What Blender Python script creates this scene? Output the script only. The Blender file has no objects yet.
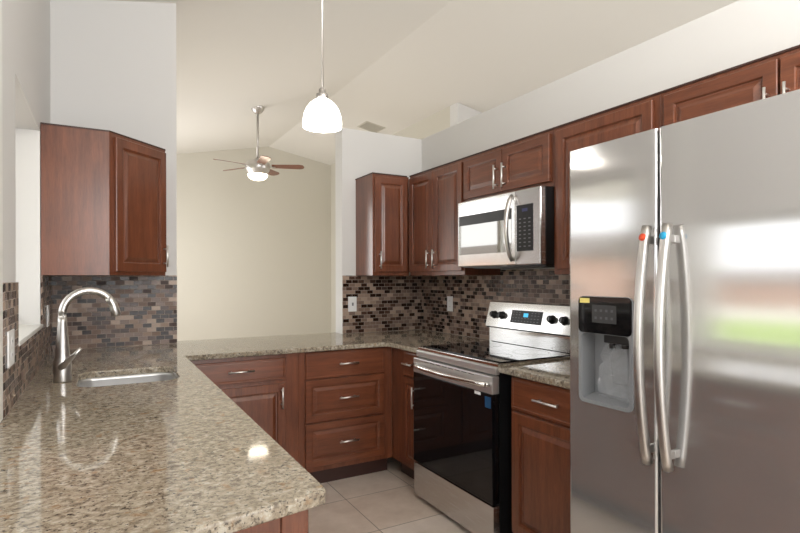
import bpy, bmesh, math, random
from mathutils import Vector, Matrix
C = bpy.context.scene.collection
PI = math.pi
# ---------------------------------------------------------------- camera
cd = bpy.data.cameras.new('camera'); cam = bpy.data.objects.new('camera', cd); C.objects.link(cam)
cd.sensor_width = 36; cd.lens = 36*529.9/800; cd.shift_y = .0146; cd.clip_start = .02
cam.location = (0, 0, 1.3465)
cam.rotation_euler = (Matrix.Rotation(math.radians(-29.2636), 4, 'Z') @ Matrix.Rotation(PI/2, 4, 'X') @ Matrix.Rotation(-.0022, 4, 'Z')).to_euler()
bpy.context.scene.camera = cam
# ---------------------------------------------------------------- world and lights
w = bpy.data.worlds.new('world'); bpy.context.scene.world = w; w.use_nodes = True
bg = w.node_tree.nodes['Background']; bg.inputs[0].default_value = (.97, .985, 1, 1); bg.inputs[1].default_value = 2.6
def area(name, loc, target, sx, sy, power, col=(1, 1, 1)):
    l = bpy.data.lights.new(name, 'AREA'); l.shape = 'RECTANGLE'; l.size = sx; l.size_y = sy; l.energy = power; l.color = col
    o = bpy.data.objects.new(name, l); C.objects.link(o); o.location = loc
    o.rotation_euler = (Vector(target)-Vector(loc)).to_track_quat('-Z', 'Y').to_euler(); return o
area('rear_fill', (.6, -2.3, 1.75), (.9, 3, 1.6), 2.6, 1.9, 42, (1, .985, .97))  # added soft fill behind the camera for even brightness
area('rear_bounce', (1.15, -.6, 2.15), (1.3, 1.2, 4.2), 1.6, 1.2, 62, (1, .98, .96))  # added fill aimed up to bounce off the ceiling, no such lamp here
area('hall_fill', (5.9, 1.6, 1.7), (3.2, 2.2, 3.0), 2.0, 1.6, 60, (1, .99, .97))  # added fill to lift the right ceiling slope, no known window there
area('living_fill', (-.1, 7.3, 1.35), (3, 6.6, 1.7), 2.2, 2.2, 74, (1, .99, .98))  # added fill hidden behind the back left wall, brightens the living room
sl = bpy.data.lights.new('sun', 'SUN'); sl.energy = 4; sl.angle = .01; so = bpy.data.objects.new('sun', sl); C.objects.link(so); so.rotation_euler = Vector((-.25, -.35, -1)).to_track_quat('-Z', 'Y').to_euler()
vs = bpy.context.scene.view_settings
vs.view_transform = 'Standard'; vs.look = 'None'; vs.gamma = 1; vs.use_curve_mapping = False; vs.exposure = 0.07

# ---------------------------------------------------------------- materials
def srgb(r, g, b):
    f = lambda c: (c/255/12.92) if c/255 <= .04045 else ((c/255+.055)/1.055)**2.4
    return (f(r), f(g), f(b), 1)
def mat(name, col=(.8, .8, .8, 1), rough=.5, metal=0, coat=0, emit=None, es=0, **k):
    m = bpy.data.materials.new(name); m.use_nodes = True; b = m.node_tree.nodes['Principled BSDF']
    b.inputs['Base Color'].default_value = col; b.inputs['Roughness'].default_value = rough; b.inputs['Metallic'].default_value = metal
    b.inputs['Coat Weight'].default_value = coat
    if emit: b.inputs['Emission Color'].default_value = emit; b.inputs['Emission Strength'].default_value = es
    for q, v in k.items(): b.inputs[q.replace('_', ' ')].default_value = v
    return m
class N:
    def __init__(s, m): s.m = m; s.t = m.node_tree; s.b = s.t.nodes['Principled BSDF']
    def n(s, ty, **k):
        x = s.t.nodes.new(ty)
        for q, v in k.items():
            if hasattr(x, q): setattr(x, q, v)
        return x
    def l(s, a, b): s.t.links.new(a, b)
    def coord(s, which='Object', scale=(1, 1, 1), loc=(0, 0, 0)):
        c = s.n('ShaderNodeTexCoord'); mp = s.n('ShaderNodeMapping'); mp.inputs['Scale'].default_value = scale; mp.inputs['Location'].default_value = loc
        s.l(c.outputs[which], mp.inputs['Vector']); return mp.outputs[0]
    def noise(s, v, scale, detail=3, rough=.5, dist=0):
        x = s.n('ShaderNodeTexNoise'); x.inputs['Scale'].default_value = scale; x.inputs['Detail'].default_value = detail
        x.inputs['Roughness'].default_value = rough; x.inputs['Distortion'].default_value = dist; s.l(v, x.inputs['Vector']); return x.outputs['Fac']
    def ramp(s, fac, stops, interp='LINEAR'):
        x = s.n('ShaderNodeValToRGB'); r = x.color_ramp; r.interpolation = interp
        while len(r.elements) < len(stops): r.elements.new(.5)
        for e, (p, c) in zip(r.elements, stops): e.position = p; e.color = c
        s.l(fac, x.inputs[0]); return x.outputs[0]
    def mix(s, fac, a, b, mode='MIX'):
        x = s.n('ShaderNodeMix', data_type='RGBA', blend_type=mode)
        for sock, v in ((x.inputs[0], fac), (x.inputs[6], a), (x.inputs[7], b)):
            if isinstance(v, (int, float)): sock.default_value = v
            elif isinstance(v, tuple): sock.default_value = v
            else: s.l(v, sock)
        return x.outputs[2]
    def bump(s, h, strength, dist=.002):
        x = s.n('ShaderNodeBump'); x.inputs['Strength'].default_value = strength; x.inputs['Distance'].default_value = dist
        s.l(h, x.inputs['Height']); s.l(x.outputs[0], s.b.inputs['Normal'])
def paint(name, col, rough=.75):
    m = mat(name, col, rough); a = N(m); a.bump(a.noise(a.coord(), 90, 3), .12, .002); return m
def wood(name, dark, light, axis, rough=.33):
    m = mat(name, light, rough, coat=.4); m.node_tree.nodes['Principled BSDF'].inputs['Coat Roughness'].default_value = .16
    a = N(m); sc = (16, 16, 1.3) if axis == 'z' else (1.3, 16, 16)
    v = a.coord('Object', sc); n1 = a.noise(v, 2.2, 5, .6, .5); n2 = a.noise(a.coord('Object', tuple(q*3.5 for q in sc)), 5, 4, .6)
    v3 = a.coord('Object', (2, 2, 2)); n3 = a.noise(v3, 1.6, 2)
    c = a.ramp(n1, [(.3, dark), (.7, light)]); c = a.mix(.28, c, a.ramp(n2, [(.35, dark), (.6, light)]))
    c = a.mix(.22, c, a.ramp(n3, [(.35, dark), (.65, light)]))
    a.l(c, a.b.inputs['Base Color']); a.bump(n2, .05, .001); return m
def steel(name, col=(.60, .59, .58, 1), rough=.26, an=.6, rot=0, line=(1, 1, 160)):
    m = mat(name, col, rough, 1); a = N(m); b = a.b
    b.inputs['Anisotropic'].default_value = an; b.inputs['Anisotropic Rotation'].default_value = rot
    t = a.n('ShaderNodeTangent', direction_type='RADIAL', axis='Z'); a.l(t.outputs[0], b.inputs['Tangent'])
    n = a.noise(a.coord('Object', line), 6, 2)
    r = a.ramp(n, [(0, (rough*.85,)*3+(1,)), (1, (rough*1.15,)*3+(1,))]); a.l(r, b.inputs['Roughness']); return m
M = {}
M['wall_white'] = paint('wall_white', srgb(219, 218, 216))
M['wall_beige'] = paint('wall_beige', srgb(206, 202, 190))
M['ceil'] = paint('ceiling_paint', srgb(226, 223, 216), .85)
M['trim'] = mat('white_trim', srgb(236, 236, 232), .4)
M['wood'] = wood('cherry_wood', srgb(76, 38, 23), srgb(132, 76, 49), 'z')
M['wood_h'] = wood('cherry_wood_wide', srgb(76, 38, 23), srgb(132, 76, 49), 'x')
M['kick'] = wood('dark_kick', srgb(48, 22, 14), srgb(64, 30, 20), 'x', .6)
M['steel'] = steel('stainless')
M['steel_door'] = steel('fridge_stainless', (.60, .595, .59, 1), .115, .72, 0); M['steel_door'].node_tree.nodes['Principled BSDF'].inputs['Metallic'].default_value = .82
M['steel_trim'] = mat('satin_trim_steel', (.66, .65, .64, 1), .3, .72)
M['steel_bright'] = steel('polished_stainless', (.84, .83, .81, 1), .11, .3)
M['nickel'] = mat('brushed_nickel', (.58, .56, .54, 1), .33, 1)
M['bowl'] = mat('satin_steel_bowl', (.62, .62, .62, 1), .32, .75)
M['chrome'] = mat('satin_metal_pull', (.80, .79, .77, 1), .34, 1)
M['black'] = mat('black_enamel', (.012, .012, .013, 1), .28)
M['glass_black'] = mat('black_glass', (.006, .006, .007, 1), .04, Specular_IOR_Level=.38)
M['mw_glass'] = mat('smoked_mirror_glass', (.42, .41, .39, 1), .03, 1)
M['dark_grey'] = mat('dark_grey_plastic', (.035, .036, .038, 1), .35)
M['grey'] = mat('grey_plastic', srgb(128, 130, 133), .35)
M['light_print'] = mat('pale_print', srgb(120, 122, 126), .5)
M['plate'] = mat('white_plastic', srgb(238, 238, 238), .35)
M['red'] = mat('orange_red_film', srgb(215, 75, 40), .4)
M['blue'] = mat('blue_film', srgb(40, 165, 215), .4)
M['sticker_blue'] = mat('blue_sticker', srgb(30, 75, 115), .4)
M['yellow'] = mat('yellow_label', srgb(222, 208, 120), .5)
M['display'] = mat('blue_display', (.01, .02, .03, 1), .3, emit=srgb(70, 190, 240), es=1.2)
M['film'] = mat('clear_film', (.8, .83, .87, 1), .08, Alpha=.16)
M['blade'] = wood('fan_blade_wood', srgb(96, 52, 34), srgb(128, 76, 52), 'x', .35)
M['shade'] = mat('opal_glass', (.95, .95, .93, 1), .25, emit=(1, .97, .92, 1), es=2.6)
M['fan_glass'] = mat('fan_opal_glass', (.95, .93, .88, 1), .25, emit=(1, .88, .68, 1), es=8)
M['vent'] = mat('vent_metal', srgb(205, 200, 188), .5)
def granite():
    m = mat('granite', rough=.06); a = N(m); v = a.coord('Object', (1, 1.25, 1))
    n1 = a.noise(v, 46, 4, .66, .6); n2 = a.noise(v, 110, 4, .65, .3); n3 = a.noise(v, 7, 2)
    c = a.ramp(n1, [(.30, srgb(92, 82, 72)), (.43, srgb(140, 128, 111)), (.54, srgb(168, 157, 139)), (.68, srgb(192, 185, 171))])
    c = a.mix(a.ramp(n2, [(.375, (1, 1, 1, 1)), (.435, (0, 0, 0, 1))]), c, srgb(62, 56, 52))
    c = a.mix(a.ramp(n2, [(.62, (0, 0, 0, 1)), (.70, (.7, .7, .7, 1))]), c, srgb(222, 216, 204))
    n4 = a.noise(a.coord('Object', (1, 1, 1), (3, 5, 1)), 28, 3, .6)
    c = a.mix(a.ramp(n4, [(.60, (0, 0, 0, 1)), (.70, (.6, .6, .6, 1))]), c, srgb(150, 112, 72))
    c = a.mix(a.ramp(n3, [(.35, (.25, .25, .25, 1)), (.65, (0, 0, 0, 1))]), c, srgb(150, 140, 122))
    a.l(c, a.b.inputs['Base Color']); return m
M['granite'] = granite()
def mosaic():
    m = mat('mosaic_tile', Specular_IOR_Level=.32); a = N(m); v = a.coord('UV')
    br = a.n('ShaderNodeTexBrick'); br.offset = .5; br.offset_frequency = 2
    for k, x in (('Color1', (0, 0, 0, 1)), ('Color2', (1, 1, 1, 1)), ('Mortar', (.5, .5, .5, 1)), ('Scale', 1), ('Mortar Size', .0014), ('Mortar Smooth', .1), ('Bias', 0), ('Brick Width', .052), ('Row Height', .0278)):
        br.inputs[k].default_value = x
    a.l(v, br.inputs['Vector'])
    c = a.ramp(br.outputs['Color'], [(0, srgb(44, 27, 20)), (.24, srgb(66, 46, 38)), (.34, srgb(128, 107, 95)), (.5, srgb(158, 137, 122)), (.62, srgb(136, 117, 107)), (.76, srgb(184, 164, 148)), (.88, srgb(88, 67, 57))], 'CONSTANT')
    n = a.noise(a.coord('UV'), 140, 4, .7); c = a.mix(.30, c, a.ramp(n, [(.3, srgb(60, 48, 42)), (.7, srgb(190, 176, 164))]), 'OVERLAY')
    c = a.mix(br.outputs['Fac'], c, srgb(166, 153, 142)); a.l(c, a.b.inputs['Base Color'])
    r = a.ramp(br.outputs['Color'], [(0, (.10,)*3+(1,)), (.30, (.45,)*3+(1,)), (.46, (.4,)*3+(1,)), (.62, (.22,)*3+(1,)), (.9, (.15,)*3+(1,))], 'CONSTANT')
    r = a.mix(br.outputs['Fac'], r, (.8, .8, .8, 1)); a.l(r, a.b.inputs['Roughness'])
    inv = a.n('ShaderNodeMath', operation='SUBTRACT'); inv.inputs[0].default_value = 1; a.l(br.outputs['Fac'], inv.inputs[1])
    ad = a.n('ShaderNodeMath', operation='ADD'); a.l(inv.outputs[0], ad.inputs[0])
    ml = a.n('ShaderNodeMath', operation='MULTIPLY'); a.l(n, ml.inputs[0]); ml.inputs[1].default_value = .5; a.l(ml.outputs[0], ad.inputs[1])
    a.bump(ad.outputs[0], .55, .002); return m
M['mosaic'] = mosaic()
def floor_mat():
    m = mat('floor_tile', rough=.32); a = N(m); v = a.coord('Object', (1, 1, 1), (-1.287+.4505*6, -2.527+.4505*8, 0))
    br = a.n('ShaderNodeTexBrick'); br.offset = 0
    for k, x in (('Color1', (0, 0, 0, 1)), ('Color2', (1, 1, 1, 1)), ('Scale', 1), ('Mortar Size', .003), ('Mortar Smooth', .2), ('Brick Width', .4505), ('Row Height', .4505)):
        br.inputs[k].default_value = x
    a.l(v, br.inputs['Vector'])
    c = a.ramp(a.noise(a.coord(), 5, 6, .65), [(.3, srgb(204, 188, 174)), (.7, srgb(228, 215, 203))])
    c = a.mix(.12, c, br.outputs['Color'], 'OVERLAY'); c = a.mix(br.outputs['Fac'], c, srgb(142, 130, 118)); a.l(c, a.b.inputs['Base Color'])
    inv = a.n('ShaderNodeMath', operation='SUBTRACT'); inv.inputs[0].default_value = 1; a.l(br.outputs['Fac'], inv.inputs[1]); a.bump(inv.outputs[0], .4, .002)
    return m
M['floor'] = floor_mat()
def grass():
    m = mat('lawn', rough=.9); a = N(m); c = a.ramp(a.noise(a.coord(), 4, 5), [(.3, srgb(120, 150, 60)), (.7, srgb(160, 185, 90))]); a.l(c, a.b.inputs['Base Color']); return m
M['lawn'] = grass()
M['patio'] = paint('patio_concrete', srgb(205, 200, 190), .9)
M['stucco'] = paint('pink_stucco', srgb(214, 178, 160), .9)
M['shingle'] = paint('grey_shingle', srgb(120, 112, 106), .9)
def pane():
    m = bpy.data.materials.new('window_pane'); m.use_nodes = True; t = m.node_tree; t.nodes.clear()
    o = t.nodes.new('ShaderNodeOutputMaterial'); mx = t.nodes.new('ShaderNodeMixShader'); tr = t.nodes.new('ShaderNodeBsdfTransparent'); g = t.nodes.new('ShaderNodeBsdfGlossy')
    g.inputs['Roughness'].default_value = .02; mx.inputs[0].default_value = .06
    t.links.new(tr.outputs[0], mx.inputs[1]); t.links.new(g.outputs[0], mx.inputs[2]); t.links.new(mx.outputs[0], o.inputs[0]); return m
M['pane'] = pane()

# ---------------------------------------------------------------- mesh helpers
I4 = Matrix.Identity(4)
class MB:
    def __init__(s, T=I4): s.bm = bmesh.new(); s.T = T; s.uv = None
    def _add(s, verts, faces, smooth=False):
        vs_ = [s.bm.verts.new(s.T @ Vector(v)) for v in verts]; out = []
        for f in faces:
            try: fc = s.bm.faces.new([vs_[i] for i in f]); fc.smooth = smooth; out.append(fc)
            except ValueError: pass
        return vs_, out
    def box(s, x0, x1, y0, y1, z0, z1, bev=0, seg=2):
        v = [(x, y, z) for x in (x0, x1) for y in (y0, y1) for z in (z0, z1)]
        f = [(0, 1, 3, 2), (4, 6, 7, 5), (0, 4, 5, 1), (2, 3, 7, 6), (0, 2, 6, 4), (1, 5, 7, 3)]
        vv, ff = s._add(v, f)
        if bev:
            ed = list({e for q in ff for e in q.edges})
            bmesh.ops.bevel(s.bm, geom=ed, offset=bev, segments=seg, affect='EDGES', profile=.5)
        return s
    def prism(s, pts, a0, a1, axis='z', smooth=False):      # polygon extruded along an axis
        def P(p, a): return {'z': (p[0], p[1], a), 'y': (p[0], a, p[1]), 'x': (a, p[0], p[1])}[axis]
        n = len(pts); v = [P(p, a0) for p in pts]+[P(p, a1) for p in pts]
        s._add(v, [tuple(range(n)), tuple(range(2*n-1, n-1, -1))]); s._add(v, [(i, (i+1) % n, n+(i+1) % n, n+i) for i in range(n)], smooth); return s
    def tube(s, pts, r, n=12, caps=True):
        pts = [Vector(p) for p in pts]; rs = r if isinstance(r, (list, tuple)) else [r]*len(pts)
        t0 = (pts[1]-pts[0]).normalized(); up = Vector((0, 0, 1)) if abs(t0.z) < .9 else Vector((1, 0, 0)); nrm = t0.cross(up).normalized(); v = []
        for i, p in enumerate(pts):
            t = ((pts[min(i+1, len(pts)-1)]-pts[max(i-1, 0)])).normalized(); nrm = (nrm-t*nrm.dot(t)).normalized(); b = t.cross(nrm)
            for k in range(n): a = 2*PI*k/n; v.append(p+(nrm*math.cos(a)+b*math.sin(a))*rs[i])
        f = [(i*n+k, i*n+(k+1) % n, (i+1)*n+(k+1) % n, (i+1)*n+k) for i in range(len(pts)-1) for k in range(n)]
        vv, _ = s._add(v, f, True)
        if caps:
            for q in (vv[:n][::-1], vv[-n:]):
                try: s.bm.faces.new(q)
                except ValueError: pass
        return s
    def lathe(s, prof, c=(0, 0, 0), n=32, axis='z', caps=False):
        v = []
        for r, h in prof:
            for k in range(n):
                a = 2*PI*k/n; x, y = r*math.cos(a), r*math.sin(a)
                v.append({'z': (c[0]+x, c[1]+y, c[2]+h), 'y': (c[0]+x, c[1]+h, c[2]+y), 'x': (c[0]+h, c[1]+x, c[2]+y)}[axis])
        f = [(i*n+k, i*n+(k+1) % n, (i+1)*n+(k+1) % n, (i+1)*n+k) for i in range(len(prof)-1) for k in range(n)]
        vv, _ = s._add(v, f, True)
        if caps: s.bm.faces.new(vv[:n]); s.bm.faces.new(vv[-n:])
        return s
    def rings(s, x0, x1, z0, z1, prof):    # nested rectangles; prof = (inset, y); front faces -y; closed by a back face
        v = []
        for i, y in prof: v += [(x0+i, y, z0+i), (x1-i, y, z0+i), (x1-i, y, z1-i), (x0+i, y, z1-i)]
        f = [(k*4+j, k*4+(j+1) % 4, (k+1)*4+(j+1) % 4, (k+1)*4+j) for k in range(len(prof)-1) for j in range(4)]
        m = (len(prof)-1)*4; f += [(m, m+1, m+2, m+3), (3, 2, 1, 0)]
        s._add(v, f); return s
    def build(s, name, m, parent=None, normals=True):
        if normals: bmesh.ops.recalc_face_normals(s.bm, faces=s.bm.faces)
        me = bpy.data.meshes.new(name); s.bm.to_mesh(me); s.bm.free(); me.materials.append(M[m] if isinstance(m, str) else m)
        o = bpy.data.objects.new(name, me); C.objects.link(o)
        if parent: o.parent = parent
        return o
def tag(o, label, cat, group=None):
    o['label'] = label; o['category'] = cat
    if group: o['group'] = group
    return o
def thing(name, label, cat, loc=(0, 0, 0), rz=0, group=None):
    o = bpy.data.objects.new(name, None); C.objects.link(o); o.location = loc; o.rotation_euler = (0, 0, rz); o.empty_display_size = .1
    return tag(o, label, cat, group)
def struct(mb, name, m):
    o = mb.build(name, m); o['kind'] = 'structure'; return o
def slab(name, outer, holes, z, half, bev, m, parent=None):
    cu = bpy.data.curves.new(name, 'CURVE'); cu.dimensions = '2D'; cu.fill_mode = 'BOTH'; cu.extrude = half-bev; cu.bevel_depth = bev; cu.bevel_resolution = 3; cu.offset = -bev
    for pts in [outer]+holes:
        sp = cu.splines.new('POLY'); sp.points.add(len(pts)-1); sp.use_cyclic_u = True
        for p, q in zip(sp.points, pts): p.co = (q[0], q[1], 0, 1)
    tmp = bpy.data.objects.new('tmp', cu); C.objects.link(tmp); bpy.context.view_layer.update()
    me = bpy.data.meshes.new_from_object(tmp.evaluated_get(bpy.context.evaluated_depsgraph_get()))
    bpy.data.objects.remove(tmp); bpy.data.curves.remove(cu)
    bm = bmesh.new(); bm.from_mesh(me); bmesh.ops.translate(bm, verts=bm.verts, vec=(0, 0, z)); bmesh.ops.remove_doubles(bm, verts=bm.verts, dist=1e-5); bm.to_mesh(me); bm.free()
    me.materials.clear(); me.materials.append(M[m]); me.name = name
    o = bpy.data.objects.new(name, me); C.objects.link(o); o.parent = parent; return o
def rrect(x0, x1, y0, y1, r, n=6):
    out = []
    for cx, cy, a0 in ((x1-r, y0+r, -PI/2), (x1-r, y1-r, 0), (x0+r, y1-r, PI/2), (x0+r, y0+r, PI)):
        for k in range(n+1): a = a0+PI/2*k/n; out.append((cx+r*math.cos(a), cy+r*math.sin(a)))
    return out

# ---------------------------------------------------------------- room shell
XL, XW, YB, YB2 = -.275, 2.352, 3.82, 3.955     # left wall, right wall, back wall front and rear faces
HL = 2.52                                       # ledge height of the low walls
def zc(x): return 3.10+.2*x if x < 2.47 else 3.594-.18*(x-2.47)
XR, YF, YN = 6.2, 8.98, -2.5
struct(MB().box(XL-.3, XR+.2, YN-.3, YF+.2, -.1, 0), 'floor', 'floor')
c = MB()
for t0, t1 in ((XL-.3, 2.47), (2.47, XR+.2)):
    c.prism([(t0, zc(t0)), (t1, zc(t1)), (t1, zc(t1)+.12), (t0, zc(t0)+.12)], YN-.3, YF+.2, 'y')
struct(c, 'ceiling', 'ceil')
TL = .20   # left wall thickness
ZT = 3.04
# left wall with three window openings: (y0, y1, z0, z1)
ops = [(-1.6, -.35, .95, 2.05), (.15, 1.93, .93, 1.70), (2.345, 3.20, 1.118, 2.09), (4.25, 6.1, 0.02, 2.42)]
lw = MB(); y = YN-.3
for a, b, z0, z1 in ops:
    lw.box(XL-TL, XL, y, a, 0, ZT); lw.box(XL-TL, XL, a, b, 0, z0); lw.box(XL-TL, XL, a, b, z1, ZT); y = b
lw.box(XL-TL, XL, y, YF, 0, ZT)
struct(lw, 'wall_left', 'wall_white')
struct(MB().prism([(XL, 0), (.43, 0), (.43, zc(.43)), (XL, zc(XL))], YB, YB2, 'y'), 'wall_back_left', 'wall_white')
struct(MB().box(1.625, XW, YB, YB2, 0, HL), 'wall_back_right', 'wall_white')
struct(MB().box(.43, 1.625, YB, YB2, 0, .884), 'wall_back_low', 'wall_beige')
struct(MB().box(XW, XW+.14, YN, YB2, 0, HL), 'wall_right', 'wall_white')
struct(MB().box(XL-.2, 3.8, YF, YF+.15, 0, 3.7), 'wall_far', 'wall_beige')
struct(MB().box(3.6, 3.75, 5.2, YF, 0, zc(3.6)+.05), 'wall_living_right', 'wall_beige')
struct(MB().prism([(3.6, 0), (XR, 0), (XR, zc(XR)), (3.6, zc(3.6))], 5.05, 5.2, 'y'), 'wall_hall', 'wall_white')
struct(MB().box(XR, XR+.15, YN, 5.2, 0, 3.2), 'wall_hall_right', 'wall_white')
# rear wall with a wide glazed door behind the camera
rw = MB(); rw.box(XL-TL, -.6+.3, YN-.15, YN, 0, 3.6); rw.box(1.9, XR, YN-.15, YN, 0, 3.65); rw.box(-.3, 1.9, YN-.15, YN, 2.7, 3.65)
struct(rw, 'wall_rear', 'wall_white')
def window(i, y0, y1, z0, z1, mull):
    f = MB(); xo = XL-TL+.01; fw = .045
    f.box(xo, xo+.05, y0, y1, z0, z0+fw); f.box(xo, xo+.05, y0, y1, z1-fw, z1); f.box(xo, xo+.05, y0, y0+fw, z0+fw, z1-fw); f.box(xo, xo+.05, y1-fw, y1, z0+fw, z1-fw)
    for m_ in mull: f.box(xo, xo+.05, m_-.03, m_+.03, z0+fw, z1-fw)
    o = struct(f, 'window_%d' % i, 'trim')
    MB().box(xo+.02, xo+.026, y0+.02, y1-.02, z0+.02, z1-.02).build('window_pane', 'pane', o)
    return o
for i, (q, ml) in enumerate(zip(ops, ((-.97,), (1.04,), (), (5.18,)))): window(i+1, *q, ml)
struct(MB().box(XL-TL+.06, XL+.012, 2.346, 3.199, 1.102, 1.12, .003), 'trim_1', 'trim')      # stone sill
struct(MB().box(XL, XL+.005, 1.935, 2.026, .915, 3.04, .001), 'trim_2', 'trim')               # casing at the near wall end
# ---------------------------------------------------------------- outdoors
struct(MB().box(-15.5, -9.5, -25, 13, -.15, -.05), 'lawn', 'lawn')
struct(MB().box(-15.5, -9.5, 13, 40, -.15, -.05).box(-9.5, XL-TL-2.6, 5.5, 40, -.15, -.05), 'driveway', 'patio')
struct(MB().box(-60, -15.5, -45, 60, -.15, -.05), 'driveway', 'patio')
struct(MB().box(-9.5, XL-TL-2.6, -25, 5.5, -.15, -.05), 'garden_soil', paint('garden_mulch', srgb(120, 104, 90), .95))
struct(MB().box(XL-TL-2.6, XL-TL, -25, 30, -.15, -.03), 'patio', 'patio')
struct(MB().box(XL-1.3, XL-TL, -3, 3.7, 2.1, 2.2), 'added_overhang', 'trim')      # unseen roof overhang, added to cut the sky reflected in the refrigerator
h2 = thing('neighbour_house', 'taller pale pink house beyond the lawn, seen reflected in the microwave', 'house', (-15.6, 24, -.05))
MB().box(-6, 0, -7, 9, 0, 2.3).build('house_wall', 'stucco', h2)
MB().prism([(-7, 2.3), (.6, 2.3), (-3, 3.6)], -7.6, 9.6, 'y').build('house_roof', 'shingle', h2)
h = thing('neighbour_house', 'pink stucco house with grey roof across the lawn', 'house', (-24, 0, -.05))
MB().box(-3, 0, -14, 22, 0, 1.15).build('house_wall', 'stucco', h)
MB().prism([(-4, 1.15), (.5, 1.15), (-1.5, 1.75)], -15, 23, 'y').build('house_roof', 'shingle', h)

# ---------------------------------------------------------------- backsplashes (real-size UVs)
def splash(name, label, pts, h0, h1, T, th=.008, cuts=None, off=0):
    # pts: 2D outline polygons in (along, height); built facing -y, placed by T
    m = MB(T); uvs = []
    for poly in pts:
        n = len(poly); m.prism(poly, 0, th, 'y')
    bm = m.bm; bmesh.ops.recalc_face_normals(bm, faces=bm.faces); uv = bm.loops.layers.uv.new('UVMap'); Ti = T.inverted()
    for f in bm.faces:
        for l in f.loops: q = Ti @ l.vert.co; l[uv].uv = (q.x+off, q.z+q.y)
    o = m.build(name, 'mosaic'); return tag(o, label, 'backsplash')
R90 = lambda a: Matrix.Rotation(a, 4, 'Z')
CT = .9142
splash('backsplash', 'mosaic tile backsplash on the back wall beneath the left corner cabinet', [[(XL+.009, CT), (.43, CT), (.43, 1.368), (XL+.009, 1.368)]], 0, 0, Matrix.Translation((0, YB-.009, 0)), off=3)
splash('backsplash', 'mosaic tile backsplash on the back wall right of the pass-through', [[(1.625, CT), (XW-.009, CT), (XW-.009, 1.368), (1.625, 1.368)]], 0, 0, Matrix.Translation((0, YB-.009, 0)), off=1)
# right wall: along = YB - y
splash('backsplash', 'mosaic tile backsplash on the right wall behind the range', [[(0, CT), (2.45, CT), (2.45, 1.40), (0, 1.40)]], 0, 0, Matrix.Translation((XW-.009, YB-.0005, 0)) @ R90(-PI/2), off=2.01)
# left wall: facing +x, along = y - 1.98
splash('backsplash', 'mosaic tile backsplash on the left wall around the window sill', [
    [(0, CT), (1.78, CT), (1.78, 1.10), (0, 1.10)], [(0, 1.1001), (.31, 1.1001), (.31, 1.335), (0, 1.335)],
    [(1.175, 1.1001), (1.78, 1.1001), (1.78, 1.366), (1.175, 1.366)]], 0, 0, Matrix.Translation((XL+.009, 2.03, 0)) @ R90(PI/2), off=.5)

# ---------------------------------------------------------------- cabinets
DT = .02
def pull(parent, x, z, L, vert, y0=-DT, T=I4):
    m = MB(T); r = .0055; yo = y0-.030
    if vert: m.tube([(x, yo, z-L/2), (x, yo, z+L/2)], r, 10)
    else: m.tube([(x-L/2, yo, z), (x+L/2, yo, z)], r, 10)
    for s in (-1, 1):
        q = s*(L/2-.022); p = (x, z+q) if vert else (x+q, z)
        m.tube([(p[0], y0+.001, p[1]), (p[0], yo, p[1])], .0045, 8)
    o = m.build('handle', 'chrome', parent); o['label'] = 'polished metal bar handle'; return o
def front(parent, name, x0, x1, z0, z1, raised=True, T=I4, wide=False, fw=.052):
    prof = [(0, 0), (0, -DT+.003), (.003, -DT)]
    if raised:
        prof += [(fw-.006, -DT), (fw-.002, -DT+.002), (fw, -DT+.009), (fw+.006, -DT+.010), (fw+.012, -DT+.0075), (fw+.024, -DT+.0015), (fw+.028, -DT)]
    else: prof += [(.010, -DT), (.012, -DT+.0015), (.014, -DT+.0015), (.018, -DT)]
    return MB(T).rings(x0, x1, z0, z1, prof).build(name, 'wood_h' if wide else 'wood', parent)

# left upper corner cabinet (diagonal door)
t = thing('corner_wall_cabinet', 'cherry corner wall cabinet with angled door, left above the sink', 'cabinet', (XL+.002, YB-.002, 1.366))
P = [(0, 0), (0, -.61), (.302, -.61), (.602, -.307), (.602, 0)]
MB().prism(P, 0, .76).build('body', 'wood', t)
MB().prism([(0, .001), (0, -.614), (.304, -.614), (.606, -.309), (.606, .001)], .76, .768).build('top_edge', 'kick', t)
ang = math.atan2(.303, .300); L = math.hypot(.303, .300)
T = Matrix.Translation((.302, -.61, 0)) @ R90(ang)
MB(T).box(0, L, -.002, 0, .0, .76).build('face_frame', 'wood', t)
d = front(t, 'door', .028, L-.012, .02, .74, T=T @ Matrix.Translation((0, -.002, 0)))
pull(d, L-.04, .115, .13, True, y0=-DT-.002, T=T)

def wallcab(name, label, loc, rz, W, H, D, fronts, group=None, side=None):
    t = thing(name, label, 'cabinet', loc, rz, group)
    MB().box(0, W, 0, D, 0, H, .001, 1).build('body', 'wood', t)
    for nm, x0, x1, z0, z1, hx, hz, hl, vert, raised, wide, fw in fronts:
        d = front(t, nm, x0, x1, z0, z1, raised, wide=wide, fw=fw)
        if hx is not None: pull(d, hx, hz, hl, vert)
    return t
UD = .300
t = wallcab('wall_cabinet', 'narrow single-door cherry wall cabinet on the back wall beside the corner', (1.740, YB-.002-UD, 1.366), 0, .31, .755, UD,
        [('door', .012, .288, .028, .735, .046, .115, .13, True, True, False, .052)])
MB().box(-.004, .292, -.006, UD, .755, .763).build('top_edge', 'kick', t)
XU = 2.05   # face frame plane of right wall cabinets
def rcab(name, label, ya, yb, z0, z1, fr, D=None, group=None):
    t = wallcab(name, label, (XU, ya, z0), -PI/2, ya-yb, z1-z0, (D or XW-.002-XU), fr, group)
    MB().box(.0005, ya-yb-.0005, -.006, .296, z1-z0, z1-z0+.008).build('top_edge', 'kick', t); return t
y0 = 3.499
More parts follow.
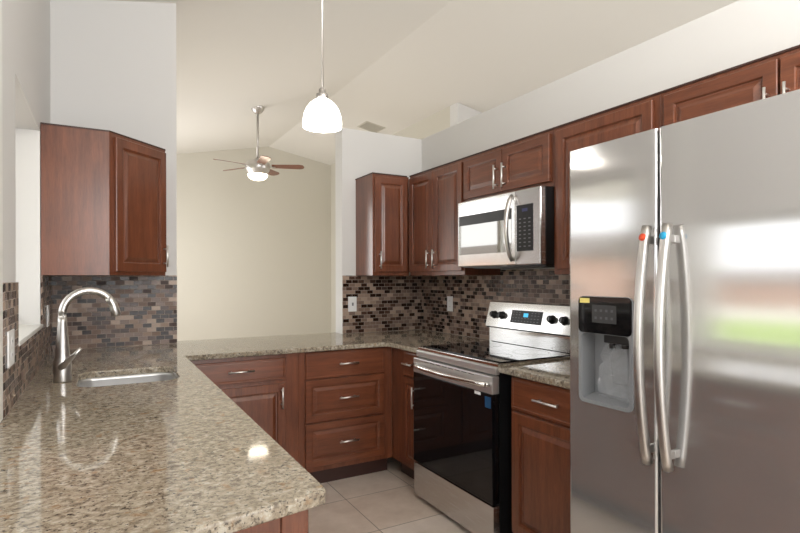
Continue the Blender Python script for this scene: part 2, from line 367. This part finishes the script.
t = rcab('wall_cabinet', 'tall two-door cherry wall cabinet left of the microwave', y0, 2.797, 1.366, 2.121,
     [('door', .014, .346, .028, .735, .31, .115, .13, True, True, False, .052), ('door', .352, .690, .028, .735, .388, .115, .13, True, True, False, .052)])
t = rcab('wall_cabinet', 'short two-door cherry wall cabinet above the microwave', 2.7965, 2.015, 1.825, 2.121,
     [('door', .012, .385, .026, .275, .352, .115, .14, True, True, True, .050), ('door', .391, .764, .026, .275, .424, .115, .14, True, True, True, .050)])
t = rcab('wall_cabinet', 'single-door cherry wall cabinet between microwave and refrigerator', 2.0145, 1.411, 1.366, 2.121,
     [('door', .03, .578, .024, .735, None, 0, 0, True, True, False, .052)])
t = rcab('wall_cabinet', 'two-door cherry wall cabinet over the refrigerator', 1.4105, .49, 1.81, 2.121,
     [('door', .026, .452, .02, .292, .425, .125, .14, True, True, True, .05), ('door', .460, .894, .02, .292, .487, .125, .14, True, True, True, .05)])
# base cabinets
BH = .883
def basecab(label, loc, rz, W, D, fr, name='base_cabinet', kick=True, gap=None):
    t = thing(name, label, 'cabinet', loc, rz)
    MB().box(0, W, 0, D, .11, BH, .001, 1).build('body', 'wood', t)
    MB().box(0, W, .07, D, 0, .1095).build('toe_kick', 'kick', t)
    for nm, x0, x1, z0, z1, hx, hz, hl, vert, raised, wide, fw in fr:
        d = front(t, nm, x0, x1, z0, z1, raised, wide=wide, fw=fw)
        if hx is not None: pull(d, hx, hz, hl, vert)
    return t
YBF = 3.222
basecab('cherry base cabinet with one drawer over one door, behind the counter corner', (.385, YBF, 0), 0, .6845, YB-.002-YBF,
        [('drawer', .05, .60, .725, .858, .325, .796, .15, False, False, True, .03), ('door', .05, .60, .125, .70, .572, .615, .13, True, True, False, .055)])
basecab('cherry base cabinet with a stack of three drawers', (1.070, YBF, 0), 0, .6695, YB-.002-YBF,
        [('drawer', .042, .600, .708, .876, .33, .793, .135, False, False, True, .03), ('drawer', .042, .600, .433, .698, .33, .572, .135, False, True, True, .045),
         ('drawer', .042, .600, .145, .420, .33, .287, .135, False, True, True, .045)])
XBF = 1.733
basecab('narrow cherry base cabinet between the corner and the range', (XBF+.007, YBF-.0005, 0), -PI/2, .4145, XW-.002-XBF-.007,
        [('drawer', .185, .375, .712, .876, .28, .793, .11, False, False, True, .03), ('door', .185, .375, .135, .70, .352, .592, .135, True, True, False, .042)])
basecab('cherry base cabinet between the range and the refrigerator', (XBF, 1.985, 0), -PI/2, .645, XW-.002-XBF,
        [('drawer', .02, .50, .72, .873, .27, .796, .15, False, False, True, .03), ('door', .02, .50, .125, .705, None, 0, 0, True, True, False, .055)])
# left run under the sink counter (faces +x), end panel towards the camera
XLF = .358
def lcab(label, ya, yb, fr): return basecab(label, (XLF, ya, 0), PI/2, yb-ya, XLF-XL-.002, fr)
e = thing('base_cabinet', 'cherry end cabinet under the near end of the long counter', 'cabinet', (XLF, 1.05, 0), PI/2)
MB().box(0, 1.0, 0, XLF-XL-.002, .11, BH).build('body', 'wood', e)
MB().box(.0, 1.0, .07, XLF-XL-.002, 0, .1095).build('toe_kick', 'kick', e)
pn = MB(); pn.box(-.018, -.0005, .0, .05, .0, BH, .002); pn.box(-.012, -.0005, .0505, XLF-XL-.004, 0, BH); pn.build('end_panel', 'wood', e)
for a, b in ((.02, .49), (.51, .98)):
    d = front(e, 'door', a, b, .125, .70); pull(d, b-.03 if a < .1 else a+.03, .61, .13, True)
    d = front(e, 'drawer', a, b, .725, .87, False, wide=True); pull(d, (a+b)/2, .797, .13, False)
t = thing('sink_base_cabinet', 'cherry cabinet under the sink part of the long counter', 'cabinet', (XLF, 2.0505, 0), PI/2)
m = MB(); D_ = XLF-XL-.002
m.box(0, 1.165, 0, .02, .11, BH); m.box(0, .018, .0205, D_, .11, BH); m.box(1.147, 1.165, .0205, D_, .11, BH); m.box(.018, 1.147, .0205, D_, .11, .13); m.build('body', 'wood', t)
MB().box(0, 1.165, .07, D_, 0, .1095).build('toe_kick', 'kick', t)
for a, b in ((.16, .58), (.59, 1.01)):
    d = front(t, 'door', a, b, .125, .86); pull(d, b-.03 if a < .3 else a+.03, .76, .13, True)

# ---------------------------------------------------------------- countertops
ZC = .899
ch = .05
corner = [(.402-.035, 1.0138), (.395, 1.020), (.4015, 1.032), (.402, 1.05)]
outer = [(XL+.001, .903)] + corner + [(.402, 3.174), (1.681-ch, 3.174), (1.681-.012, 3.174-.014), (1.681, 3.174-ch), (1.681, 2.803), (XW-.001, 2.803), (XW-.001, YB-.001), (1.624, YB-.001), (1.624, 3.957), (.431, 3.957), (.431, YB-.001), (XL+.001, YB-.001)]
sx0, sx1, sy0, sy1 = -.095, .292, 2.455, 2.86
hole = rrect(sx0, sx1, sy0, sy1, .075, 8)
ct = slab('countertop', outer, [hole], ZC, .015, .005, 'granite')
tag(ct, 'long speckled beige granite countertop running from the foreground round to the range', 'countertop')
ct2 = slab('countertop', [(1.681, 2.022), (1.681, 1.335), (XW-.001, 1.335), (XW-.001, 2.022)], [], ZC, .015, .005, 'granite')
tag(ct2, 'short granite countertop piece between the range and the refrigerator', 'countertop')
# sink bowl (undermount)
t = thing('sink', 'undermount stainless steel sink set in the granite counter by the faucet', 'sink', ((sx0+sx1)/2, (sy0+sy1)/2, .70))
m = MB(); rows = []
W, Hh = (sx1-sx0)/2, (sy1-sy0)/2
lv = [(.02, .1832), (.0, .1832), (.000, .17), (-.002, .03), (-.02, .008), (-.05, .002)]
loops = [[(a, b, z) for a, b in rrect(-W-g, W+g, -Hh-g, Hh+g, max(.07+g, .02), 8)] for g, z in lv]
n = len(loops[0]); vv = [p for lp in loops for p in lp]
m._add(vv, [(i*n+k, i*n+(k+1) % n, (i+1)*n+(k+1) % n, (i+1)*n+k) for i in range(len(lv)-1) for k in range(n)]+[tuple((len(lv)-1)*n+k for k in range(n))], True)
o = m.build('bowl', 'bowl', t)
sm = o.modifiers.new('s', 'SOLIDIFY'); sm.thickness = .0012; sm.offset = 0
MB().lathe([(.0, .0045), (.03, .0045), (.042, .006), (.045, .0035)], (0, 0, 0), 24).build('drain', 'chrome', t)
# faucet
t = thing('kitchen_faucet', 'tall brushed nickel gooseneck faucet behind the sink', 'faucet', (-.15, 2.645, .9142))
MB().lathe([(0, 0), (.033, 0), (.034, .004), (.033, .03), (.035, .06), (.033, .085), (.028, .10), (.027, .12), (.023, .17), (.0185, .22), (.0165, .25), (.0165, .27), (0, .27)], n=28).build('body', 'nickel', t)
pts = [(0, 0, .26), (0, 0, .29)]; R = .099; ux, uy = .985, .17
for k in range(0, 17):
    a = PI-k*PI*.94/16; s_ = R+R*math.cos(a); pts.append((s_*ux, s_*uy, .283+R*math.sin(a)))
MB().tube(pts, .0155, 16).build('spout', 'nickel', t)
p = Vector(pts[-1]); dr = (p-Vector(pts[-2])).normalized()
MB().tube([Vector(pts[-4]), Vector(pts[-3]), Vector(pts[-2]), p, p+dr*.03, p+dr*.034], [.0158, .0163, .0170, .0182, .0198, .0175], 18).build('spray_head', 'nickel', t)
MB().tube([(-.005, -.022, .062), (.012, -.036, .078), (.045, -.055, .115), (.068, -.065, .142)], [.016, .0125, .009, .0075], 12).build('lever', 'nickel', t)

# ---------------------------------------------------------------- electrical plates
def plate(kind, label, loc, rz, outlet, w=.072, hgt=.116):
    t = thing(kind, label, 'outlet' if outlet else 'switch', loc, rz)
    MB().box(-w/2, w/2, -.006, 0, -hgt/2, hgt/2, .002).build('cover_plate', 'plate', t)
    if outlet:
        for s in (-1, 1):
            o = MB().box(-.016, .016, -.0075, -.0061, s*.022-.0135, s*.022+.0135, .001).build('socket', 'plate', t)
            m = MB(); m.box(-.008, -.006, -.0079, -.00755, s*.022-.004, s*.022+.005); m.box(.005, .007, -.0079, -.00755, s*.022-.003, s*.022+.004); m.build('slots', 'dark_grey', o)
    else:
        MB().box(-.016, .016, -.0085, -.0061, -.033, .033, .001).build('rocker', 'plate', t)
    return t
t = plate('switch_plate', 'white wall plate with a grey toggle on the back wall tiles', (1.705, YB-.0095, 1.144), 0, False)
MB().box(-.007, .007, -.013, -.0086, -.012, .012, .001).build('toggle', 'grey', t)
plate('outlet_plate', 'white outlet on the right wall tiles left of the range', (XW-.0095, 3.385, 1.148), -PI/2, True)
plate('outlet_plate', 'white outlet plate on the left wall tiles nearest the camera, before the window', (XL+.0095, 2.125, 1.122), PI/2, True, .12)
plate('switch_plate', 'white switch plate on the left wall tiles beneath the corner cabinet', (XL+.0095, 3.46, 1.146), PI/2, False, .10)

# ---------------------------------------------------------------- range
RW = .758
t = thing('range', 'stainless steel electric range with black glass oven door', 'range', (1.69, 2.793, 0), -PI/2)
B = MB(); B.box(0, RW, .012, .60, .03, .905); B.build('body', 'black', t)
for x in (.05, RW-.05):
    for yy in (.06, .54): MB().lathe([(.0, 0), (.016, 0), (.016, .03), (0, .03)], (x, yy, 0), 12).build('foot', 'dark_grey', t)
MB().box(0, RW, .0, .545, .9055, .925, .003).build('cooktop_frame', 'steel_bright', t)
ck = MB().box(.012, RW-.012, .03, .535, .9252, .930, .002).build('cooktop_glass', 'glass_black', t)
ring_m = mat('burner_print', (.05, .05, .052, 1), .2)
for x, yy, r in ((.19, .16, .10), (.56, .16, .08), (.19, .40, .075), (.56, .40, .10)):
    MB().lathe([(r-.002, .9303), (r, .9304), (r+.002, .9303)], (x, yy, 0), 40).build('burner_ring', ring_m, ck)
# front: trim, vent slots, door, drawer
MB().box(.0, RW, -.012, .0115, .868, .905, .004).build('front_trim', 'steel_trim', t)
dr = MB().box(.002, RW-.002, -.034, .0115, .775, .862, .004).build('door', 'steel_trim', t)
m = MB()
for k in range(8): m.box(.13+k*.062, .175+k*.062, -.0215, -.0345, .850, .853)
m.build('vent_slots', 'black', dr)
MB().box(.002, RW-.002, -.034, .0115, .235, .7745, .003).build('door_glass', 'glass_black', dr)
MB().box(.70, .7455, -.0352, -.0342, .705, .76).build('blue_sticker', 'sticker_blue', dr)
MB().box(.615, .665, -.0352, -.0342, .757, .773).build('white_sticker', 'plate', dr)
m = MB(); m.tube([(.03+(.698*k/12), -.052-.034*math.sin(PI*k/12)**.7, .822) for k in range(13)], .0125, 14)
for x in (.03, .728): m.tube([(x, -.034, .822), (x, -.056, .822)], .0115, 12)
m.build('door_handle', 'steel_bright', dr)
MB().box(.002, RW-.002, -.030, .0115, .03, .225, .003).build('drawer', 'steel', t)
# backguard
gx0, gx1 = .0, RW
MB().prism([(.549, .925), (.640, .925), (.640, 1.02), (.549, 1.02)], gx0+.012, gx1-.012, 'x').build('backguard_base', 'steel_bright', t)
MB().prism([(.524, 1.032), (.652, 1.022), (.652, 1.192), (.570, 1.192), (.565, 1.188)], gx0, gx1, 'x').build('backguard', 'steel_bright', t)
MB().box(gx0+.01, gx1-.01, .555, .640, 1.0203, 1.0318).build('backguard_gap', 'black', t)
tilt = math.atan2(.565-.524, 1.188-1.032)
T = Matrix.Translation((0, .524, 1.032)) @ Matrix.Rotation(-tilt, 4, 'X')
pn = MB(T).box(.235, .50, -.003, .002, .038, .118, .001).build('control_panel', 'black', t)
dp = MB(T).box(.345, .385, -.0036, -.0031, .078, .102); dp.build('clock_display', 'display', pn)
m = MB(T); random.seed(2)
for r_, zz in enumerate((.05, .068, .088, .103)):
    for k in range(9):
        x = .25+k*.027
        if r_ >= 2 and .325 < x < .405: continue
        m.box(x, x+.012, -.0036, -.0031, zz, zz+.004)
m.build('key_marks', 'light_print', pn)
for x in (.072, .150, .582, .676):
    k = MB(T).lathe([(0, -.030), (.017, -.030), (.0195, -.026), (.021, -.004), (.026, -.003), (.026, -.0005), (0, -.0005)], (x, 0, .078), 24, 'y').build('knob', 'black', t)
    MB(T).box(x-.003, x+.003, -.0335, -.0302, .062, .094, .001).build('pointer', 'grey', k)

# ---------------------------------------------------------------- microwave
t = thing('microwave', 'stainless over-the-range microwave with dark glass window', 'microwave', (1.983, 2.741, 1.412), -PI/2)
MW, MH = .725, .408
MB().box(.0, MW, .012, .383, .0, MH).build('body', 'black', t)
d = MB().box(.0, .535, -.028, .0115, .004, MH, .006).build('door', 'steel_bright', t)
MB().box(.016, .505, -.0295, -.0283, .078, .318, .001).build('door_glass', 'mw_glass', d)
MB().box(.537, MW, -.028, .0115, .004, MH, .006).build('control_side', 'steel', t)
MB().box(.0165, .5045, -.0300, -.0296, .258, .3175).build('window_band', 'dark_grey', d)
cp = MB().box(.548, .672, -.0295, -.0283, .078, .325, .001).build('control_panel', 'black', t)
MB().box(.590, .632, -.0300, -.0296, .288, .305).build('clock_display', mat('dim_display', (.02, .02, .03, 1), .3, emit=srgb(110, 120, 200), es=.15), cp)
for r_ in range(8):
    for k in range(3): MB().box(.566+k*.036, .582+k*.036, -.0300, -.0296, .10+r_*.021, .106+r_*.021).build('key', 'light_print', cp)
m = MB(); hz = [(.518, -.035-.045*math.sin(PI*k/14)**.6, .03+k*.353/14) for k in range(15)]; m.tube(hz, .013, 14)
m.build('door_handle', 'nickel', d)
MB().box(.05, MW-.05, .06, .33, -.006, -.0005).build('vent_grille', 'dark_grey', t)

# ---------------------------------------------------------------- refrigerator
FX, FY0, FYM, FZ = 1.41, 1.318, .980, 1.783
t = thing('refrigerator', 'stainless side-by-side refrigerator with ice and water dispenser', 'refrigerator', (FX, FY0, 0), -PI/2)
FW = .91; SPL = FY0-FYM
MB().box(.004, FW-.004, .075, .86, .03, 1.765, .004).build('body', 'dark_grey', t)
MB().box(.01, FW-.01, .05, .0745, .0, .07).build('base_grille', 'black', t)
for x in (.08, .80):
    MB().box(x-.03, x+.05, .03, .13, 1.7655, 1.79, .004).build('hinge_cover', 'dark_grey', t)
# freezer door with the dispenser hole: outer slab with rounded vertical edges, built as four pieces round the recess
dx0, dx1, dz0, dz1 = .052, .250, .937, 1.280
def rbox(m, x0, x1, z0, z1, rl, rr, th=.07, ry=.009):
    pts = []
    if rl:
        pts += [(x0+ry-ry*math.cos(a), ry-ry*math.sin(a)) for a in [PI/2*k/6 for k in range(7)]]
    else: pts += [(x0, 0)]
    if rr: pts += [(x1-ry+ry*math.sin(a), ry-ry*math.cos(a)) for a in [PI/2*k/6 for k in range(7)]]
    else: pts += [(x1, 0)]
    pts += [(x1, th), (x0, th)]
    m.prism(pts, z0, z1, 'z', False)
m = MB(); E0, E1 = .0, SPL-.004
rbox(m, E0, dx0, .085, FZ, True, False); rbox(m, dx1, E1, .085, FZ, False, True)
m.box(dx0, dx1, 0, .07, .085, dz0); m.box(dx0, dx1, 0, .07, dz1, FZ)
bmesh.ops.remove_doubles(m.bm, verts=m.bm.verts, dist=1e-5)
fd = m.build('door', 'steel_door', t); fd['label'] = 'narrow freezer door with dispenser'
m = MB(); rbox(m, SPL+.004, FW, .085, FZ, True, True); rd = m.build('door', 'steel_door', t); rd['label'] = 'wide plain refrigerator door'
# dispenser
ds = MB()
ds.box(dx0+.0005, dx1-.0005, .060, .069, dz0+.0005, 1.165); ds.box(dx0+.0005, dx0+.008, .0, .0595, dz0+.0005, 1.165); ds.box(dx1-.008, dx1-.0005, .0, .0595, dz0+.0005, 1.165)
ds.prism([(-.004, dz0+.0005), (.0595, dz0+.0005), (.0595, dz0+.02), (-.004, dz0+.006)], dx0+.0085, dx1-.0085, 'x')
ds = ds.build('dispenser_recess', 'grey', fd)
fr = MB(); fo = rrect(dx0-.006, dx1+.006, dz0-.006, dz1+.006, .022); fi = rrect(dx0+.006, dx1-.006, dz0+.006, 1.163, .016)
n = len(fo)
v = [(a, -.0035, b) for a, b in fo]+[(a, -.0035, b) for a, b in fi]+[(a, .0, b) for a, b in fo]+[(a, .006, b) for a, b in fi]
fr._add(v, [(k, (k+1) % n, n+(k+1) % n, n+k) for k in range(n)]+[(2*n+k, 2*n+(k+1) % n, (k+1) % n, k) for k in range(n)]+[(n+k, n+(k+1) % n, 3*n+(k+1) % n, 3*n+k) for k in range(n)])
fr.build('dispenser_frame', 'grey', ds)
dp = MB().prism(rrect(dx0-.004, dx1+.004, 1.165, dz1+.004, .016), -.006, .05, 'y').build('dispenser_panel', 'glass_black', fd)
m = MB(); m.box(.105, .20, -.0068, -.0062, 1.20, 1.258); m.build('screen', 'dark_grey', dp)
m = MB()
for r_ in range(2):
    for k in range(4): m.box(.116+k*.021, .125+k*.021, -.0074, -.0069, 1.212+r_*.024, 1.22+r_*.024)
m.build('icons', mat('dim_icons', (.09, .09, .1, 1), .4), dp)
MB().box(.055, .095, -.0072, -.0062, 1.263, 1.279).build('yellow_label', 'yellow', dp)
m = MB(); m.box(.135, .232, .012, .058, 1.135, 1.1645, .004); m.tube([(.155, .03, 1.14), (.155, .03, 1.118)], .010, 12); m.tube([(.205, .03, 1.14), (.205, .03, 1.122)], .013, 12); m.build('nozzles', 'black', ds)
m = MB(); m.box(.14, .205, .046, .0595, 1.0, 1.13, .004); m.build('paddle', 'grey', ds)
# crinkled clear film hanging in the recess
random.seed(5); m = MB(); gx, gz = 8, 14; vv = []
for j in range(gz+1):
    for i in range(gx+1):
        f = j/gz; w_ = .035+.03*math.sin(f*2.2)
        vv.append((.168+(i/gx-.5)*2*w_+.006*random.uniform(-1, 1), .022+.012*random.uniform(-1, 1), 1.13-.175*f+.004*random.uniform(-1, 1)))
m._add(vv, [(j*(gx+1)+i, j*(gx+1)+i+1, (j+1)*(gx+1)+i+1, (j+1)*(gx+1)+i) for j in range(gz) for i in range(gx)]); m.build('plastic_film', 'film', ds)
# handles
def fhandle(par, x, stick, lab):
    zt, zb = 1.496, .806; m = MB(); pts = []; rs = []
    for k in range(25):
        f = k/24; bow = math.sin(PI*f)**.8
        pts.append((x, -.024-.040*bow, zt-(zt-zb)*f))
    # flat oval bar: sweep of a rounded section
    n = 16; v = []
    for i, p in enumerate(pts):
        a_ = Vector(pts[min(i+1, 24)])-Vector(pts[max(i-1, 0)]); a_.normalize(); nn = Vector((0, a_.z, -a_.y))
        for k in range(n):
            a = 2*PI*k/n; ca, sa = math.cos(a), math.sin(a); q = Vector(p)+Vector((1, 0, 0))*.0128*math.copysign(abs(ca)**.7, ca)+nn*.0125*math.copysign(abs(sa)**.7, sa); v.append(q)
    vs2, _ = m._add(v, [(i*n+k, i*n+(k+1) % n, (i+1)*n+(k+1) % n, (i+1)*n+k) for i in range(24) for k in range(n)], True)
    m.bm.faces.new(vs2[:n]); m.bm.faces.new(vs2[-n:])
    for zz, f in ((zt-.04, .05), (zb+.04, .05)): m.box(x-.006, x+.006, -.030, .001, zz-.012, zz+.012, .003)
    o = m.build('door_handle', 'nickel', par)
    zz = zt-.032; yy = -.024-.040*math.sin(PI*.045)**.8
    s = MB(Matrix.Translation((x, yy-.0135, zz)) @ Matrix.Rotation(-.25, 4, 'X')).lathe([(0, -.0012), (.011, -.0012), (.011, .001)], (0, 0, 0), 20, 'y').build('round_sticker', stick, o); s['label'] = lab
fhandle(fd, .321, 'red', 'orange-red dot sticker'); fhandle(rd, .386, 'blue', 'blue dot sticker')

# ---------------------------------------------------------------- pendant lamp
px, py, pz = .723, 1.887, 1.916
t = thing('pendant_lamp', 'white glass dome pendant lamp hanging on a slim rod', 'lamp', (px, py, pz))
K = Matrix.Diagonal((1.11, 1.11, .83, 1))
MB(K).lathe([(.0655, 0), (.0665, .006), (.0660, .03), (.0625, .058), (.0545, .085), (.0415, .108), (.026, .124), (.014, .130), (.012, .127), (.024, .120), (.0385, .105), (.0515, .083), (.0595, .057), (.063, .03), (.0635, .006), (.0655, 0)], n=40).build('lamp_shade', 'shade', t)
cz_ = zc(px)-pz
MB(K).lathe([(.0, .129), (.016, .129), (.020, .136), (.020, .150), (.011, .156), (.011, .172), (.007, .178), (0, .178)], n=24).build('socket_cap', 'nickel', t)
MB().tube([(0, 0, .143), (0, 0, cz_-.02)], .0042, 10).build('rod', 'chrome', t)
MB().lathe([(0, cz_-.022), (.05, cz_-.022), (.06, cz_-.005), (.06, cz_+.012)], n=28).build('canopy', 'nickel', t)
l = bpy.data.lights.new('pendant_bulb', 'POINT'); l.energy = 4; l.color = (1, .93, .82); l.shadow_soft_size = .03
o = bpy.data.objects.new('pendant_bulb', l); C.objects.link(o); o.parent = t; o.location = (0, 0, .03)

# ---------------------------------------------------------------- ceiling fan
fx, fy = 1.65, 6.49
zcf = zc(fx)
t = thing('ceiling_fan', 'nickel ceiling fan with brown blades and lit glass bowl in the living room', 'ceiling fan', (fx, fy, 2.70))
zz = zcf-2.70
MB().lathe([(0, zz-.075), (.028, zz-.075), (.05, zz-.06), (.078, zz-.02), (.085, zz+.0), (.085, zz+.02)], n=28).build('canopy', 'nickel', t)
MB().tube([(0, 0, .09), (0, 0, zz-.07)], .0135, 12).build('downrod', 'nickel', t)
MB().lathe([(0, .115), (.025, .115), (.035, .095), (.06, .088), (.115, .075), (.145, .045), (.150, .0), (.135, -.045), (.125, -.055), (.12, -.085), (0, -.085)], n=36).build('motor_housing', 'nickel', t)
MB().lathe([(.118, -.0855), (.120, -.092), (.110, -.118), (.085, -.140), (.05, -.152), (0, -.156)], n=32).build('glass_bowl', 'fan_glass', t)
yaw = math.radians(29.2636); azR = -yaw
for k in range(5):
    a = azR + math.radians(15.2-8) - k*2*PI/5
    T = R90(a)
    MB(T).box(.12, .21, -.016, .016, .006, .012, .002).build('blade_bracket', 'nickel', t)
    T2 = T @ Matrix.Translation((0, 0, .015)) @ Matrix.Rotation(math.radians(-12), 4, 'X')
    pts = [(.17, -.045), (.50, -.062), (.545, -.045), (.56, 0), (.545, .045), (.50, .062), (.17, .045)]
    MB(T2).prism(pts, 0, .007).build('blade', 'blade', t)
# ---------------------------------------------------------------- ceiling vent
vx, vy = 3.26, 6.63
t = thing('ceiling_vent', 'small slatted air vent on the living room ceiling', 'vent', (vx, vy, zc(vx)-.001)); t.rotation_euler = (0, math.atan(.18), 0)
MB().box(-.15, .15, -.15, .15, -.006, 0).build('frame', 'vent', t)
m = MB()
for k in range(7): m.box(-.13, .13, -.125+k*.038, -.105+k*.038, -.014, -.0065)
m.build('slats', mat('vent_slat', srgb(190, 186, 175), .5), t)
